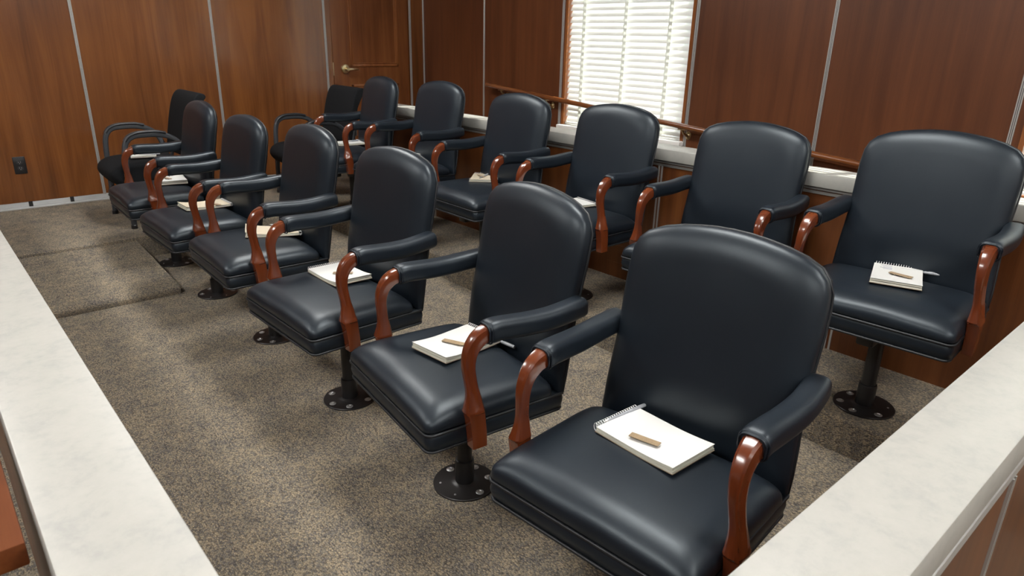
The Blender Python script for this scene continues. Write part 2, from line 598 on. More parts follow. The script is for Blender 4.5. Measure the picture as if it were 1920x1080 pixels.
def window(n, y0, y1, label):
    w = empty('window_%d' % n, (XR, (y0 + y1) / 2, SILL), kind='structure')
    h = (y1 - y0) / 2
    j = MB()
    t = 0.022
    H = HEAD - SILL
    j.box(0.001, 0.14, -h, -h + t, 0, H); j.box(0.001, 0.14, h - t, h, 0, H); j.box(0.001, 0.14, -h, h, H - t, H)
    j.build('window_jamb', M['wood_mould'], w)
    s = MB(); s.box(-0.045, 0.13, -h - 0.012, h + 0.012, -0.030, -0.002, 0.004, 2)
    s.box(-0.012, 0.13, -h, h, -0.055, -0.029)
    s.build('window_sill', M['white'], w)
    f = MB()
    x0, x1 = 0.105, 0.135
    f.box(x0, x1, -h + t, -h + t + 0.04, 0, H - t); f.box(x0, x1, h - t - 0.04, h - t, 0, H - t)
    f.box(x0, x1, -h + t, h - t, -0.012, 0.04); f.box(x0, x1, -h + t, h - t, H - t - 0.04, H - t)
    f.build('window_frame', M['white'], w)
    g = MB(); g.box(0.118, 0.121, -h + t, h - t, 0.0, H - t)
    g.build('window_pane', M['glass'], w)
    # the blind hangs in the opening: its own thing
    b = empty('window_blind', (XR + 0.035, (y0 + y1) / 2, SILL))
    bh = h - t - 0.007
    sl = MB()
    pitch, wid, tilt = 0.0425, 0.050, radians(63)
    z = 0.045
    while z < H - 0.09:
        prof = []
        for q in range(5):
            u = -1 + q / 2.0
            bow = 0.0022 * (1 - u * u)
            # inner edge (towards the room, -x) hangs low
            dx = u * wid / 2 * cos(tilt); dz = u * wid / 2 * sin(tilt)
            prof.append((dx + bow * -sin(tilt), dz + bow * cos(tilt)))
        ring = [(px, pz) for px, pz in prof] + [(px + 0.0022 * sin(tilt), pz - 0.0022 * cos(tilt)) for px, pz in reversed(prof)]
        sl.loft([[(px, -bh, z + pz) for px, pz in ring], [(px, bh, z + pz) for px, pz in ring]], smooth=True)
        z += pitch
    sl.build('blind_slats', M['slat'], b, sharp=50)
    bt = MB(); bt.box(-0.022, 0.022, -bh, bh, 0.004, 0.020, 0.003, 2); bt.build('bottom_rail', M['slat'], b)
    hd = MB(); hd.box(-0.03, 0.03, -bh - 0.01, bh + 0.01, H - 0.09, H - t, 0.004, 2); hd.build('head_rail', M['slat'], b)
    for yy in (-0.70 * bh, 0.0, 0.72 * bh):
        tp = MB()
        tp.box(-0.0265, -0.0258, yy - 0.015, yy + 0.015, 0.01, H - 0.08)
        tp.box(0.0265, 0.0272, yy - 0.015, yy + 0.015, 0.01, H - 0.08)
        tp.build('ladder_tape', M['tape'], b)
    tag(b, label, 'window blind')
    return w
window(1, *W1, 'white slatted window blind with cloth tapes, in the tall window above the handrail')
window(2, *W2, 'white window blind at the right edge of the photo, mostly cut off by the frame')
window(3, *W3, 'white blind of an unseen window, added for its light in the near part of the right wall')

# door in the far wall
door = empty('door_1', ((DX0 + DX1) / 2, YF, TIER), kind='structure')
hw = (DX1 - DX0) / 2
lf = MB(); lf.box(-hw + 0.006, hw - 0.004, 0.006, 0.046, 0.008, DZ - TIER - 0.006, 0.002, 1)
lf.build('door_leaf', M['wood_door'], door)
jb = MB(); jb.box(-hw, -hw + 0.006, 0.012, 0.1, 0, DZ - TIER); jb.box(-hw, hw, 0.05, 0.1, 0, DZ - TIER)
jb.build('door_jamb', M['joint'], door)
def moulding(x0, x1, z0, z1):
    b = MB()
    for off, wd, dp in ((0.0, 0.022, 0.010), (0.024, 0.010, 0.006)):
        a0, a1, c0, c1 = x0 + off, x1 - off, z0 + off, z1 - off
        b.box(a0, a0 + wd, 0.006 - dp, 0.008, c0, c1, 0.004, 2); b.box(a1 - wd, a1, 0.006 - dp, 0.008, c0, c1, 0.004, 2)
        b.box(a0, a1, 0.006 - dp, 0.008, c0, c0 + wd, 0.004, 2); b.box(a0, a1, 0.006 - dp, 0.008, c1 - wd, c1, 0.004, 2)
    return b
cx = (DX0 + DX1) / 2
moulding(2.045 - cx, 2.545 - cx, 1.058 - TIER, 2.03 - TIER).build('door_moulding', M['wood_mould'], door)
moulding(2.045 - cx, 2.545 - cx, 0.26 - TIER, 0.905 - TIER).build('door_moulding', M['wood_mould'], door)
lv = MB()
lx, lz = 1.990 - cx, 1.040 - TIER
n = 24
lv.loft([[(lx + r * cos(2 * pi * q / n), y, lz + r * sin(2 * pi * q / n)) for q in range(n)] for r, y in ((0.040, 0.006), (0.041, -0.002), (0.036, -0.010), (0.016, -0.013), (0.013, -0.045), (0.013, -0.056))])
lv.sweep([(lx, -0.050, lz), (lx + 0.03, -0.054, lz), (lx + 0.075, -0.052, lz - 0.001), (lx + 0.108, -0.044, lz - 0.004)],
         lambda i: [(a * [0.7, 1, 0.9, 0.75][i], b2 * [1, 0.8, 0.7, 0.5][i]) for a, b2 in rrect(0.006, 0.013, 0.005, 3)], side=(0, 1, 0))
lv.build('lever_handle', M['brass'], door)
st = MB(); st.box(-hw + 0.0005, -hw + 0.0075, 0.000, 0.03, lz - 0.055, lz + 0.055, 0.001, 1)
st.build('strike_plate', M['bracket'], door)

# electrical outlet on the far wall
ox, oz = -0.537, 0.434
out = empty('wall_outlet', (ox, YF, oz))
p = MB(); p.box(-0.036, 0.036, -0.007, 0.0, -0.058, 0.058, 0.003, 2); p.build('cover_plate', M['outlet'], out)
for zz in (-0.020, 0.020):
    q = MB()
    q.loft([[(a, y, zz + b) for a, b in rrect(0.0165, 0.0145, 0.012, 5)] for y in (-0.006, -0.0085)])
    q.build('socket_face', M['outlet_face'], out)
    q = MB()
    q.box(-0.007, -0.005, -0.0092, -0.008, zz - 0.002, zz + 0.007); q.box(0.005, 0.007, -0.0092, -0.008, zz - 0.001, zz + 0.006)
    q.box(-0.002, 0.002, -0.0092, -0.008, zz - 0.010, zz - 0.006)
    q.build('socket_slots', M['bolt'], out)
tag(out, 'black double electrical outlet low on the wood-panelled wall at the far left', 'outlet')

# ================================================================== JURY BOX PARTITIONS
def partition_y(name, x_cap0, x_cap1, x_p0, x_p1, y0, y1, zb, zt, seams, seam_faces, label, ledge_t=0.055, co=0.006):
    r = empty(name, ((x_p0 + x_p1) / 2, (y0 + y1) / 2, zb))
    ox_, oy_ = (x_p0 + x_p1) / 2, (y0 + y1) / 2
    b = MB(); b.box(x_p0 - ox_, x_p1 - ox_, y0 - oy_, y1 - oy_, 0, zt - zb - ledge_t - 0.012)
    b.build('partition_panel', M['wood_box'], r)
    b = MB(); b.box(x_cap0 - ox_, x_cap1 - ox_, y0 - oy_ - 0.0, y1 - oy_ + 0.012, zt - zb - ledge_t, zt - zb, 0.004, 2)
    b.build('stone_ledge', M['stone'], r)
    b = MB()
    b.box(x_p0 - ox_ - co, x_p1 - ox_ + 0.006, y0 - oy_, y1 - oy_ + 0.004, zt - zb - ledge_t - 0.014, zt - zb - ledge_t, 0.002, 1)
    b.box(x_p0 - ox_ - co * 0.5, x_p1 - ox_ + 0.003, y0 - oy_, y1 - oy_ + 0.002, zt - zb - ledge_t - 0.030, zt - zb - ledge_t - 0.018, 0.001, 1)
    b.build('metal_channel', M['alu'], r)
    for y in seams:
        for xf in seam_faces:
            b = MB(); s = -1 if xf < ox_ else 1
            for e in (-0.009, 0.009):
                b.box(xf - ox_, xf - ox_ + s * 0.004, y - oy_ + e - 0.004, y - oy_ + e + 0.004, 0, zt - zb - ledge_t - 0.025)
            b.build('seam_strip', M['alu'], r)
    return tag(r, label, 'partition')

partition_y('partition_wall', 1.598, 1.750, 1.620, 1.728, -1.5, 4.80, TIER - 0.33, 0.849, (1.996, 1.069, 3.893, 2.95), (1.620,),
            'low wood-panelled partition with a grey stone ledge, behind the back row of chairs')
partition_y('partition_wall', -1.082, -0.934, -1.081, -0.952, 0.315, 5.0, 0.0, 0.720, (), (-1.081,),
            'low partition with a broad pale stone ledge along the left edge of the photo', ledge_t=0.070, co=0.0006)
# near partition runs along x
def partition_x():
    y0, y1, x0, x1, zt = 0.168, 0.315, -1.082, 1.09, 0.720
    r = empty('partition_wall', (0, (y0 + y1) / 2, 0))
    oy_ = (y0 + y1) / 2
    b = MB(); b.box(x0 + 0.002, x1, y0 + 0.002 - oy_, y1 - 0.018 - oy_, 0, zt - 0.094); b.build('partition_panel', M['wood_box'], r)
    b = MB(); b.box(x0, x1, y0 - oy_, y1 - oy_, zt - 0.073, zt, 0.004, 2); b.build('stone_ledge', M['stone'], r)
    b = MB(); b.box(x0 + 0.001, x1, y0 - 0.001 - oy_, y1 - 0.010 - oy_, zt - 0.097, zt - 0.0735, 0.002, 1); b.build('metal_channel', M['alu'], r)
    for x in (0.232, -0.70):
        b = MB()
        for e in (-0.007, 0.007):
            b.box(x + e - 0.003, x + e + 0.003, y0 - 0.003 - oy_, y0 + 0.003 - oy_, 0, zt - 0.097)
        b.build('seam_strip', M['alu'], r)
    return tag(r, 'low partition with a broad pale stone ledge crossing the bottom right corner of the photo', 'partition')
partition_x()
# upper part of the near partition where it meets the rear tier
def partition_tier():
    r = empty('partition_wall', (1.355, 0.2415, TIER - 0.1))
    b = MB(); b.box(-0.265, 0.265, -0.055, 0.055, -0.03, 0.719 - 0.033 - 0.069); b.build('partition_panel', M['wood_box'], r)
    b = MB(); b.box(-0.265, 0.24, -0.0735, 0.0735, 0.719 - 0.033 - 0.055, 0.719 - 0.033, 0.004, 2); b.build('stone_ledge', M['stone'], r)
    return tag(r, 'short end of the near partition on the rear step, hidden beyond the right edge of the photo', 'partition')

# handrail on the right wall (parallel to the ramp)
def rail_z(y):
    return 0.952 + (y - 4.746) * (0.952 - 0.726) / (4.746 - 1.528)
XRAIL = XR - 0.075
rail = empty('handrail', (XRAIL, 4.72, rail_z(4.72)))
b = MB()
ya, yb = 4.72, -2.0
b.sweep([(0, 0, 0), (0, (yb - ya) * 0.5, rail_z((ya + yb) / 2) - rail_z(ya)), (0, yb - ya, rail_z(yb) - rail_z(ya))],
        lambda i: [(0.021 * cos(2 * pi * q / 16), 0.019 * sin(2 * pi * q / 16)) for q in range(16)], side=(1, 0, 0))
b.build('rail_bar', M['wood_rail'], rail)
for y in (4.53, 3.985, 2.69, 1.86, 0.7):
    b = MB()
    dy = y - ya; dz = rail_z(y) - rail_z(ya)
    b.tube([(0.0, dy, dz - 0.018), (0.0, dy, dz - 0.030), (0.018, dy, dz - 0.048), (0.048, dy, dz - 0.062), (0.073, dy, dz - 0.066)], lambda i: [0.010, 0.006, 0.007, 0.008, 0.010][i], 10, side=(0, 1, 0))
    nn = 20
    b.loft([[(xx, dy + rr * cos(2 * pi * q / nn), dz - 0.066 + 1.35 * rr * sin(2 * pi * q / nn)) for q in range(nn)] for rr, xx in ((0.008, 0.060), (0.018, 0.068), (0.021, 0.0745))])
    b.box(-0.012, 0.012, dy - 0.032, dy + 0.032, dz - 0.024, dz - 0.017, 0.002, 1)
    b.build('rail_bracket', M['bracket'], rail)
tag(rail, 'round wooden handrail on brass brackets running across the right wall and window', 'handrail')

# wooden table outside the box, bottom left corner
tbl = empty('wooden_table', (-1.0992 - 0.60, 0.949 + 0.26, 0))
b = MB(); b.box(-0.60, 0.60, -0.26, 0.26, 0.664, 0.700, 0.003, 2); b.build('tabletop', M['wood_table'], tbl)
for sx in (-1, 1):
    for sy in (-1, 1):
        b = MB(); b.box(sx * 0.53 - 0.025, sx * 0.53 + 0.025, sy * 0.20 - 0.025, sy * 0.20 + 0.025, 0.0, 0.662, 0.003, 1); b.build('leg', M['black'], tbl)
for sy in (-0.21, 0.21):
    b = MB(); b.box(-0.50, 0.50, sy - 0.01, sy + 0.01, 0.60, 0.662); b.build('apron', M['black'], tbl)
tag(tbl, 'reddish wooden tabletop corner outside the partition at the bottom left of the photo', 'table')

# ceiling troffers
for i, (x, y) in enumerate([(x, y) for x in (-2.2, 0.50) for y in (-3.6, -1.1, 1.4, 3.9)]):
    t = empty('ceiling_light', (x, y, ZC))
    b = MB()
    hwid, hlen = (0.29, 0.59)
    b.box(-hwid, hwid, -hlen, hlen, -0.012, -0.006)
    b.build('diffuser', M['lamp'], t)
    b = MB()
    for s in (-1, 1):
        b.box(s * hwid, s * (hwid + 0.015), -hlen - 0.015, hlen + 0.015, -0.018, 0.0)
        b.box(-hwid, hwid, s * hlen, s * (hlen + 0.015), -0.018, 0.0)
    b.build('light_frame', M['white'], t)
    tag(t, 'rectangular recessed ceiling light panel above the room, out of the photo', 'ceiling light', 'ceiling light panels')

# ================================================================== JURY CHAIR
# chair axes: u forward, v to the sitter's left/right (+v is the near side), z up;  mesh x = -u, mesh y = -v
def C(u, v, z):
    return (-u, -v, z)

SEAT_Z0, SEAT_TOP = 0.392, 0.452
def seat_height(u, v):
    hw_, hl_ = 0.258, 0.205
    kx = min(1, abs(v) / hw_); ky = min(1, abs(u - 0.055) / hl_)
    return SEAT_TOP + 0.013 * (1 - kx ** 2.2) * (1 - ky ** 2.2)

def make_jury_chair():
    root = empty('jury_chair')
    # --- seat cushion
    hwv, hlu, cu = 0.259, 0.200, 0.060
    outline = dense(rrect(hlu, hwv, 0.026, 5), 0.028)
    R = 0.036; RX = 0.058
    def ring(inset, z, shrink=0.0, crown=0.0):
        pts = []
        for (pu, pv) in outline:
            qu = pu * (hlu - inset) / hlu * (1 - shrink)
            qv = pv * (hwv - inset) / hwv * (1 - shrink)
            kx = min(1, abs(qv) / hwv); ky = min(1, abs(qu) / hlu)
            top = max(0.0, (z - SEAT_Z0) / (SEAT_TOP - SEAT_Z0))
            z2 = z + crown * (1 - kx ** 2.2) * (1 - ky ** 2.2)
            dc = math.hypot(abs(qu) - hlu, abs(qv) - hwv)
            z2 -= 0.013 * math.exp(-(dc / 0.05) ** 2) * top
            if qu > 0:
                z2 += 0.0035 * sin(qv * 24 + 0.6) * (qu / hlu) ** 4 * top
            pts.append(C(cu + qu, qv, z2))
        return pts
    rings = [ring(0.004, SEAT_Z0), ring(-0.002, SEAT_Z0 + 0.010)]
    for q in range(0, 8):
        a = q / 7 * pi / 2
        rings.append(ring(RX * (1 - cos(a)), SEAT_TOP - R + R * sin(a), 0, 0.012 * (q / 7) ** 2))
    for t in (0.12, 0.25, 0.4, 0.55, 0.7, 0.85, 0.96):
        rings.append(ring(RX, SEAT_TOP, t, 0.012))
    MB().loft(rings).build('seat_cushion', M['leather'], root, sharp=60)
    # --- frame band under the cushion
    b = MB()
    def fr(z, g, front=0.0):
        return [C(0.038 + pu + (front if pu > 0.15 else 0), pv * (1 - 0.022 * (0.22 - pu) / 0.44), z) for pu, pv in dense(rrect(0.220 - g, 0.259 - g, 0.022, 5), 0.05)]
    b.loft([fr(0.337, 0.008, -0.004), fr(0.345, 0.001, -0.002), fr(0.365, -0.002), fr(0.384, 0.000), fr(0.392, 0.006)])
    b.build('seat_frame', M['leather'], root, sharp=60)
    b = MB()
    for z, g in ((0.3905, -0.0015), (0.3395, 0.0025)):
        pts = [C(0.038 + pu, pv * (1 - 0.022 * (0.22 - pu) / 0.44), z) for pu, pv in dense(rrect(0.220 - g, 0.259 - g, 0.022, 5), 0.04)]
        b.tube(pts, 0.0042, 8, closed=True, cap=False)
    b.build('seat_piping', M['welt'], root, sharp=None)
    # --- backrest: outline (v, w) in the leaning plane, thickness towards the front
    HB = 0.543
    def arch():
        pts = [(-0.250, 0.0), (0.250, 0.0)]
        right = [(0.2490, 0.04), (0.2460, 0.10), (0.2400, 0.18), (0.2375, 0.24), (0.239, 0.30), (0.2410, 0.37), (0.2405, 0.415), (0.2365, 0.455), (0.226, 0.482), (0.205, 0.503), (0.170, 0.5190), (0.128, 0.5300), (0.085, 0.5370), (0.043, 0.5415), (0.0, 0.543)]
        pts += right
        pts += [(-a, w) for a, w in reversed(right[:-1])]
        return dense(pts, 0.04)
    O = arch()
    WC = 0.30
    lean = math.atan(0.190)
    ru0, rz0 = -0.183, 0.388
    def bp(v_, w_, t_):
        """point of the back: w up the rear face, t towards the front"""
        return C(ru0 - w_ * sin(lean) + t_ * cos(lean), v_, rz0 + w_ * cos(lean) + t_ * sin(lean))
    def bring(inset, t_, crown=0.0, shrink=0.0):
        pts = []
        for v_, w_ in O:
            a = v_ * (0.24 - inset) / 0.24 * (1 - shrink)
            c_ = WC + (w_ - WC) * (0.25 - inset) / 0.25 * (1 - shrink) if w_ > WC else WC + (w_ - WC) * (0.30 - inset * 0.6) / 0.30 * (1 - shrink)
            cr = crown * (1 - min(1, abs(a) / 0.24) ** 2.4) * (1 - min(1, abs(c_ - 0.27) / 0.28) ** 2.6)
            # the padding thins towards the seat
            th = t_ * (1.0 if c_ > 0.16 else 0.60 + 0.40 * max(0.0, c_) / 0.16)
            pts.append(bp(a, c_, th + cr))
        return pts
    T = 0.062; RB = 0.032; RL = 0.058
    rings = [bring(0.0, 0.0, 0, s_) for s_ in (0.9, 0.6, 0.3)] + [bring(0.003, 0.0), bring(-0.001, 0.006), bring(-0.003, 0.018), bring(-0.003, T - RB)]
    for q in range(1, 9):
        a = q / 8 * pi / 2
        rings.append(bring(-0.003 + (RL + 0.003) * (1 - cos(a)), T - RB + RB * sin(a), 0.010 * (q / 8) ** 2))
    for s_ in (0.1, 0.22, 0.36, 0.5, 0.65, 0.8, 0.93):
        rings.append(bring(RL, T, 0.010, s_))
    MB().loft(rings).build('backrest', M['leather'], root, sharp=60)
    b = MB()
    b.tube([bp(v_ * 1.010, WC + (w_ - WC) * 1.006, 0.010) for v_, w_ in O], 0.0042, 8, closed=True, cap=False)
    b.build('back_piping', M['welt'], root, sharp=None)
    # --- arms: padded rest and carved wooden post, one each side
    for s in (1, -1):
        pu = [(0.090, 0.2565, 0.6370), (0.060, 0.2570, 0.6405), (0.020, 0.2590, 0.6390), (-0.040, 0.2620, 0.6360), (-0.100, 0.2640, 0.6365), (-0.150, 0.2630, 0.6405), (-0.195, 0.2590, 0.6450), (-0.222, 0.2550, 0.6470)]
        P_ = catmull([C(a, s * c_, z) for a, c_, z in pu], 4)
        n_ = len(P_)
        def sect(i):
            t = i / (n_ - 1)
            hw_ = 0.0300 - 0.001 * t
            hh = interp([(0, 0.0245), (0.08, 0.0290), (0.2, 0.0285), (0.6, 0.0285), (1, 0.0280)], t)
            k_ = 1.0
            if t < 0.045: k_ = interp([(0, 0.80), (0.02, 0.93), (0.045, 1.0)], t)
            if t > 0.93: k_ = interp([(0.93, 1.0), (0.97, 0.96), (1.0, 0.84)], t)
            return [(a * k_, c_ * k_) for a, c_ in rrect(hw_, hh, 0.0195, 5)]
        b = MB()
        b.sweep(P_, sect, side=(0, 1, 0))
        # the doubled welt where the wood enters
        for off, sc in ((0, 0.90), (1, 1.0)):
            P0 = Vector(C(0.0915 - 0.006 * off, s * 0.2565, 0.6370))
            b.tube([P0 + Vector((0, a * sc, c_ * sc)) for a, c_ in rrect(0.0290, 0.0262, 0.0170, 4)], 0.0023, 6, closed=True, cap=False)
        b.build('arm_pad', M['leather'], root, sharp=60)
        # post: stations (front u, front z, rear u, rear z, half thickness, v centre)
        ST = [(0.1450, 0.334, 0.1020, 0.334, 0.0155, 0.2770),
              (0.1475, 0.370, 0.1035, 0.370, 0.0160, 0.2770),
              (0.1520, 0.410, 0.1070, 0.410, 0.0165, 0.2770),
              (0.1565, 0.4330, 0.1095, 0.434, 0.0170, 0.2765),
              (0.1620, 0.4360, 0.1095, 0.437, 0.0205, 0.2760),
              (0.1640, 0.4410, 0.1100, 0.442, 0.0205, 0.2755),
              (0.1600, 0.4550, 0.1130, 0.456, 0.0180, 0.2745),
              (0.1545, 0.4800, 0.1170, 0.480, 0.0150, 0.2725),
              (0.1545, 0.5050, 0.1225, 0.503, 0.0135, 0.2700),
              (0.1580, 0.5350, 0.1260, 0.530, 0.0138, 0.2665),
              (0.1605, 0.5620, 0.1280, 0.554, 0.0146, 0.2640),
              (0.1580, 0.5900, 0.1255, 0.577, 0.0158, 0.2620),
              (0.1490, 0.6160, 0.1180, 0.595, 0.0170, 0.2600),
              (0.1330, 0.6380, 0.1065, 0.607, 0.0184, 0.2585),
              (0.1150, 0.6505, 0.0970, 0.613, 0.0195, 0.2575),
              (0.0900, 0.6590, 0.0850, 0.6155, 0.0215, 0.2565),
              (0.0700, 0.6590, 0.0680, 0.6170, 0.0210, 0.2565)]
        rings = []
        ns = len(ST)
        for i, (fu, fz, qu, qz, ht, vc) in enumerate(ST):
            F = Vector((fu, 0, fz)); Q = Vector((qu, 0, qz))
            # carved section: (along 0 rear..1 front, across -1..1), outer side carries a ridge
            base_sec = [(0.0, 0.75), (0.10, 0.98), (0.34, 1.0), (0.62, 0.98), (0.86, 0.84), (0.97, 0.55), (1.0, 0.0),
                        (0.97, -0.55), (0.86, -0.84), (0.62, -0.98), (0.34, -1.0), (0.10, -0.98), (0.0, -0.75), (-0.015, 0.0)]
            cut = math.exp(-((i - 8.5) / 3.2) ** 2)          # deeper shaping around the waist
            sec = []
            for al, ac in base_sec:
                if ac > 0 and al > 0.5:
                    ac = ac * (1 - 0.42 * cut)
                if abs(al - 0.34) < 0.01 and ac > 0:
                    ac = ac * (1 + 0.10 * cut)
                sec.append((al, ac))
            if i <= 3:
                sec = [(0.0, 0.85), (0.04, 0.98), (0.34, 1.0), (0.62, 1.0), (0.93, 0.98), (1.0, 0.90), (1.0, 0.0),
                       (1.0, -0.90), (0.93, -0.98), (0.62, -1.0), (0.34, -1.0), (0.04, -0.98), (0.0, -0.85), (0.0, 0.0)]
            rings.append([C(*((Q + (F - Q) * al).x, s * (vc + ac * ht), (Q + (F - Q) * al).z)) for al, ac in sec])
        b = MB()
        # subdivide between stations for a smooth curve (keep the notch crisp)
        out_r = []
        for i in range(ns - 1):
            out_r.append(rings[i])
            if i >= 5:
                for tt in (1 / 3, 2 / 3):
                    p0 = rings[max(i - 1, 5)]; p1 = rings[i]; p2 = rings[i + 1]; p3 = rings[min(i + 2, ns - 1)]
                    row = []
                    for a0, a1, a2, a3 in zip(p0, p1, p2, p3):
                        a0, a1, a2, a3 = map(Vector, (a0, a1, a2, a3))
                        row.append(0.5 * ((2 * a1) + (-a0 + a2) * tt + (2 * a0 - 5 * a1 + 4 * a2 - a3) * tt ** 2 + (-a0 + 3 * a1 - 3 * a2 + a3) * tt ** 3))
                    out_r.append(row)
        out_r.append(rings[-1])
        b.loft(out_r)
        b.build('arm_post', M['wood_arm'], root, sharp=26)
    # --- mechanism and pedestal
    b = MB()
    b.box(-0.085, 0.10, -0.055, 0.055, 0.300, 0.338, 0.006, 2)
    b.box(-0.150, -0.090, -0.028, 0.028, 0.268, 0.334, 0.008, 2)
    b.lathe([(0.034, 0.262), (0.036, 0.268), (0.036, 0.305)], 24)
    b.tube([(0.02, 0.05, 0.318), (0.02, 0.13, 0.314), (0.02, 0.165, 0.310)], lambda i: [0.004, 0.004, 0.007][i], 8)
    b.build('tilt_mechanism', M['black'], root)
    MB().lathe([(0.0235, 0.060), (0.0235, 0.30)], 28).build('column', M['black'], root)
    MB().lathe([(0.0300, 0.005), (0.0300, 0.083), (0.0285, 0.087), (0.0240, 0.088)], 28).build('column_sleeve', M['black'], root)
    pl = MB().lathe([(0.1000, 0.0), (0.1000, 0.0045), (0.0985, 0.0060), (0.070, 0.0066), (0.045, 0.0072), (0.036, 0.0085), (0.030, 0.0110)], 48).build('base_plate', M['plate'], root)
    for q, ang in enumerate((90, 27, -27, -90, 150, 210)):
        a = radians(ang)
        px, py = 0.077 * cos(a), 0.077 * sin(a)
        b = MB()
        if q < 4:
            b.lathe([(0.0128, 0.0060), (0.0128, 0.0072), (0.0118, 0.0080), (0.0075, 0.0082), (0.0070, 0.0100), (0.0050, 0.0102), (0.0035, 0.0085)], 20, (px, py, 0))
            b.build('bolt', M['bolt'], pl)
        else:
            b.lathe([(0.0038, 0.0060), (0.0034, 0.0078), (0.0016, 0.0082)], 12, (px, py, 0))
            b.build('small_screw', M['bolt'], pl)
    return root

UPPER = ('seat_cushion', 'seat_frame', 'seat_piping', 'backrest', 'back_piping', 'arm_pad', 'arm_post', 'tilt_mechanism', 'column')
proto = make_jury_chair()
reg(proto)
POSE = {'F1': (0.004, 0.768, 5.1, 0.001), 'F2': (0.004, 1.452, -7.1, -0.001), 'F3': (-0.012, 2.162, 1.3, 0.014), 'F4': (0.007, 2.898, -1.9, 0.022),
        'F5': (-0.003, 3.627, 0.9, -0.003), 'F6': (-0.004, 4.315, -1.4, 0.016),
        'B1': (1.249, 0.760, 3.5, 0.008), 'B2': (1.297, 1.478, 2.9, -0.036), 'B3': (1.241, 2.178, -0.3, -0.018), 'B4': (1.222, 2.863, -1.2, -0.014),
        'B5': (1.250, 3.640, -1.2, 0.006), 'B6': (1.218, 4.320, -6.0, 0.000)}
LAB = {'F1': 'black leather jury chair, nearest and largest, front row',
       'F2': 'second nearest black leather jury chair of the front row, turned slightly away',
       'F3': 'third nearest black leather jury chair of the front row, with spiral notepad',
       'F4': 'fourth nearest black leather jury chair of the front row, cream notepad on seat',
       'F5': 'fifth nearest black leather jury chair of the front row, beside the carpeted half step',
       'F6': 'farthest black leather jury chair of the front row, before a fabric armchair',
       'B1': 'nearest black leather jury chair of the back row, at the right edge',
       'B2': 'black leather jury chair of the back row directly behind the nearest front chair',
       'B3': 'black leather jury chair of the back row in front of the window blind',
       'B4': 'fourth nearest black leather jury chair of the back row, small cream notepad on it',
       'B5': 'fifth nearest black leather jury chair of the back row, before the last one',
       'B6': 'farthest black leather jury chair of the back row, in front of the door'}
CHAIR = {}
PLATE_ROT = {'F2': 7, 'F3': -148, 'F4': -148, 'F5': 74, 'B1': 145, 'B3': 100}
first = True
for key in ('F1', 'F2', 'F3', 'F4', 'F5', 'F6', 'B1', 'B2', 'B3', 'B4', 'B5', 'B6'):
    x, y, th, dz = POSE[key]
    r = proto if first else copy_tree(proto)
    first = False
    r.location = (x, y, TIER if key[0] == 'B' else 0.0)
    r.rotation_euler = (0, 0, radians(th))
    tag(r, LAB[key], 'chair', 'jury chairs in two rows')
    for k_ in (TREE[r.name]):
        if k_.name.split('.')[0] in UPPER:
            k_.location = (0, 0, dz)
        elif k_.name.split('.')[0] == 'base_plate':
            k_.rotation_euler = (0, 0, radians(PLATE_ROT.get(key, 30)))
    CHAIR[key] = r

# ================================================================== FABRIC ARMCHAIRS
def bar(b, path, hw_, hh, side=(0, 1, 0)):
    b.sweep(path, lambda i: rrect(hw_, hh, min(hw_, hh) * 0.75, 3), side=side)

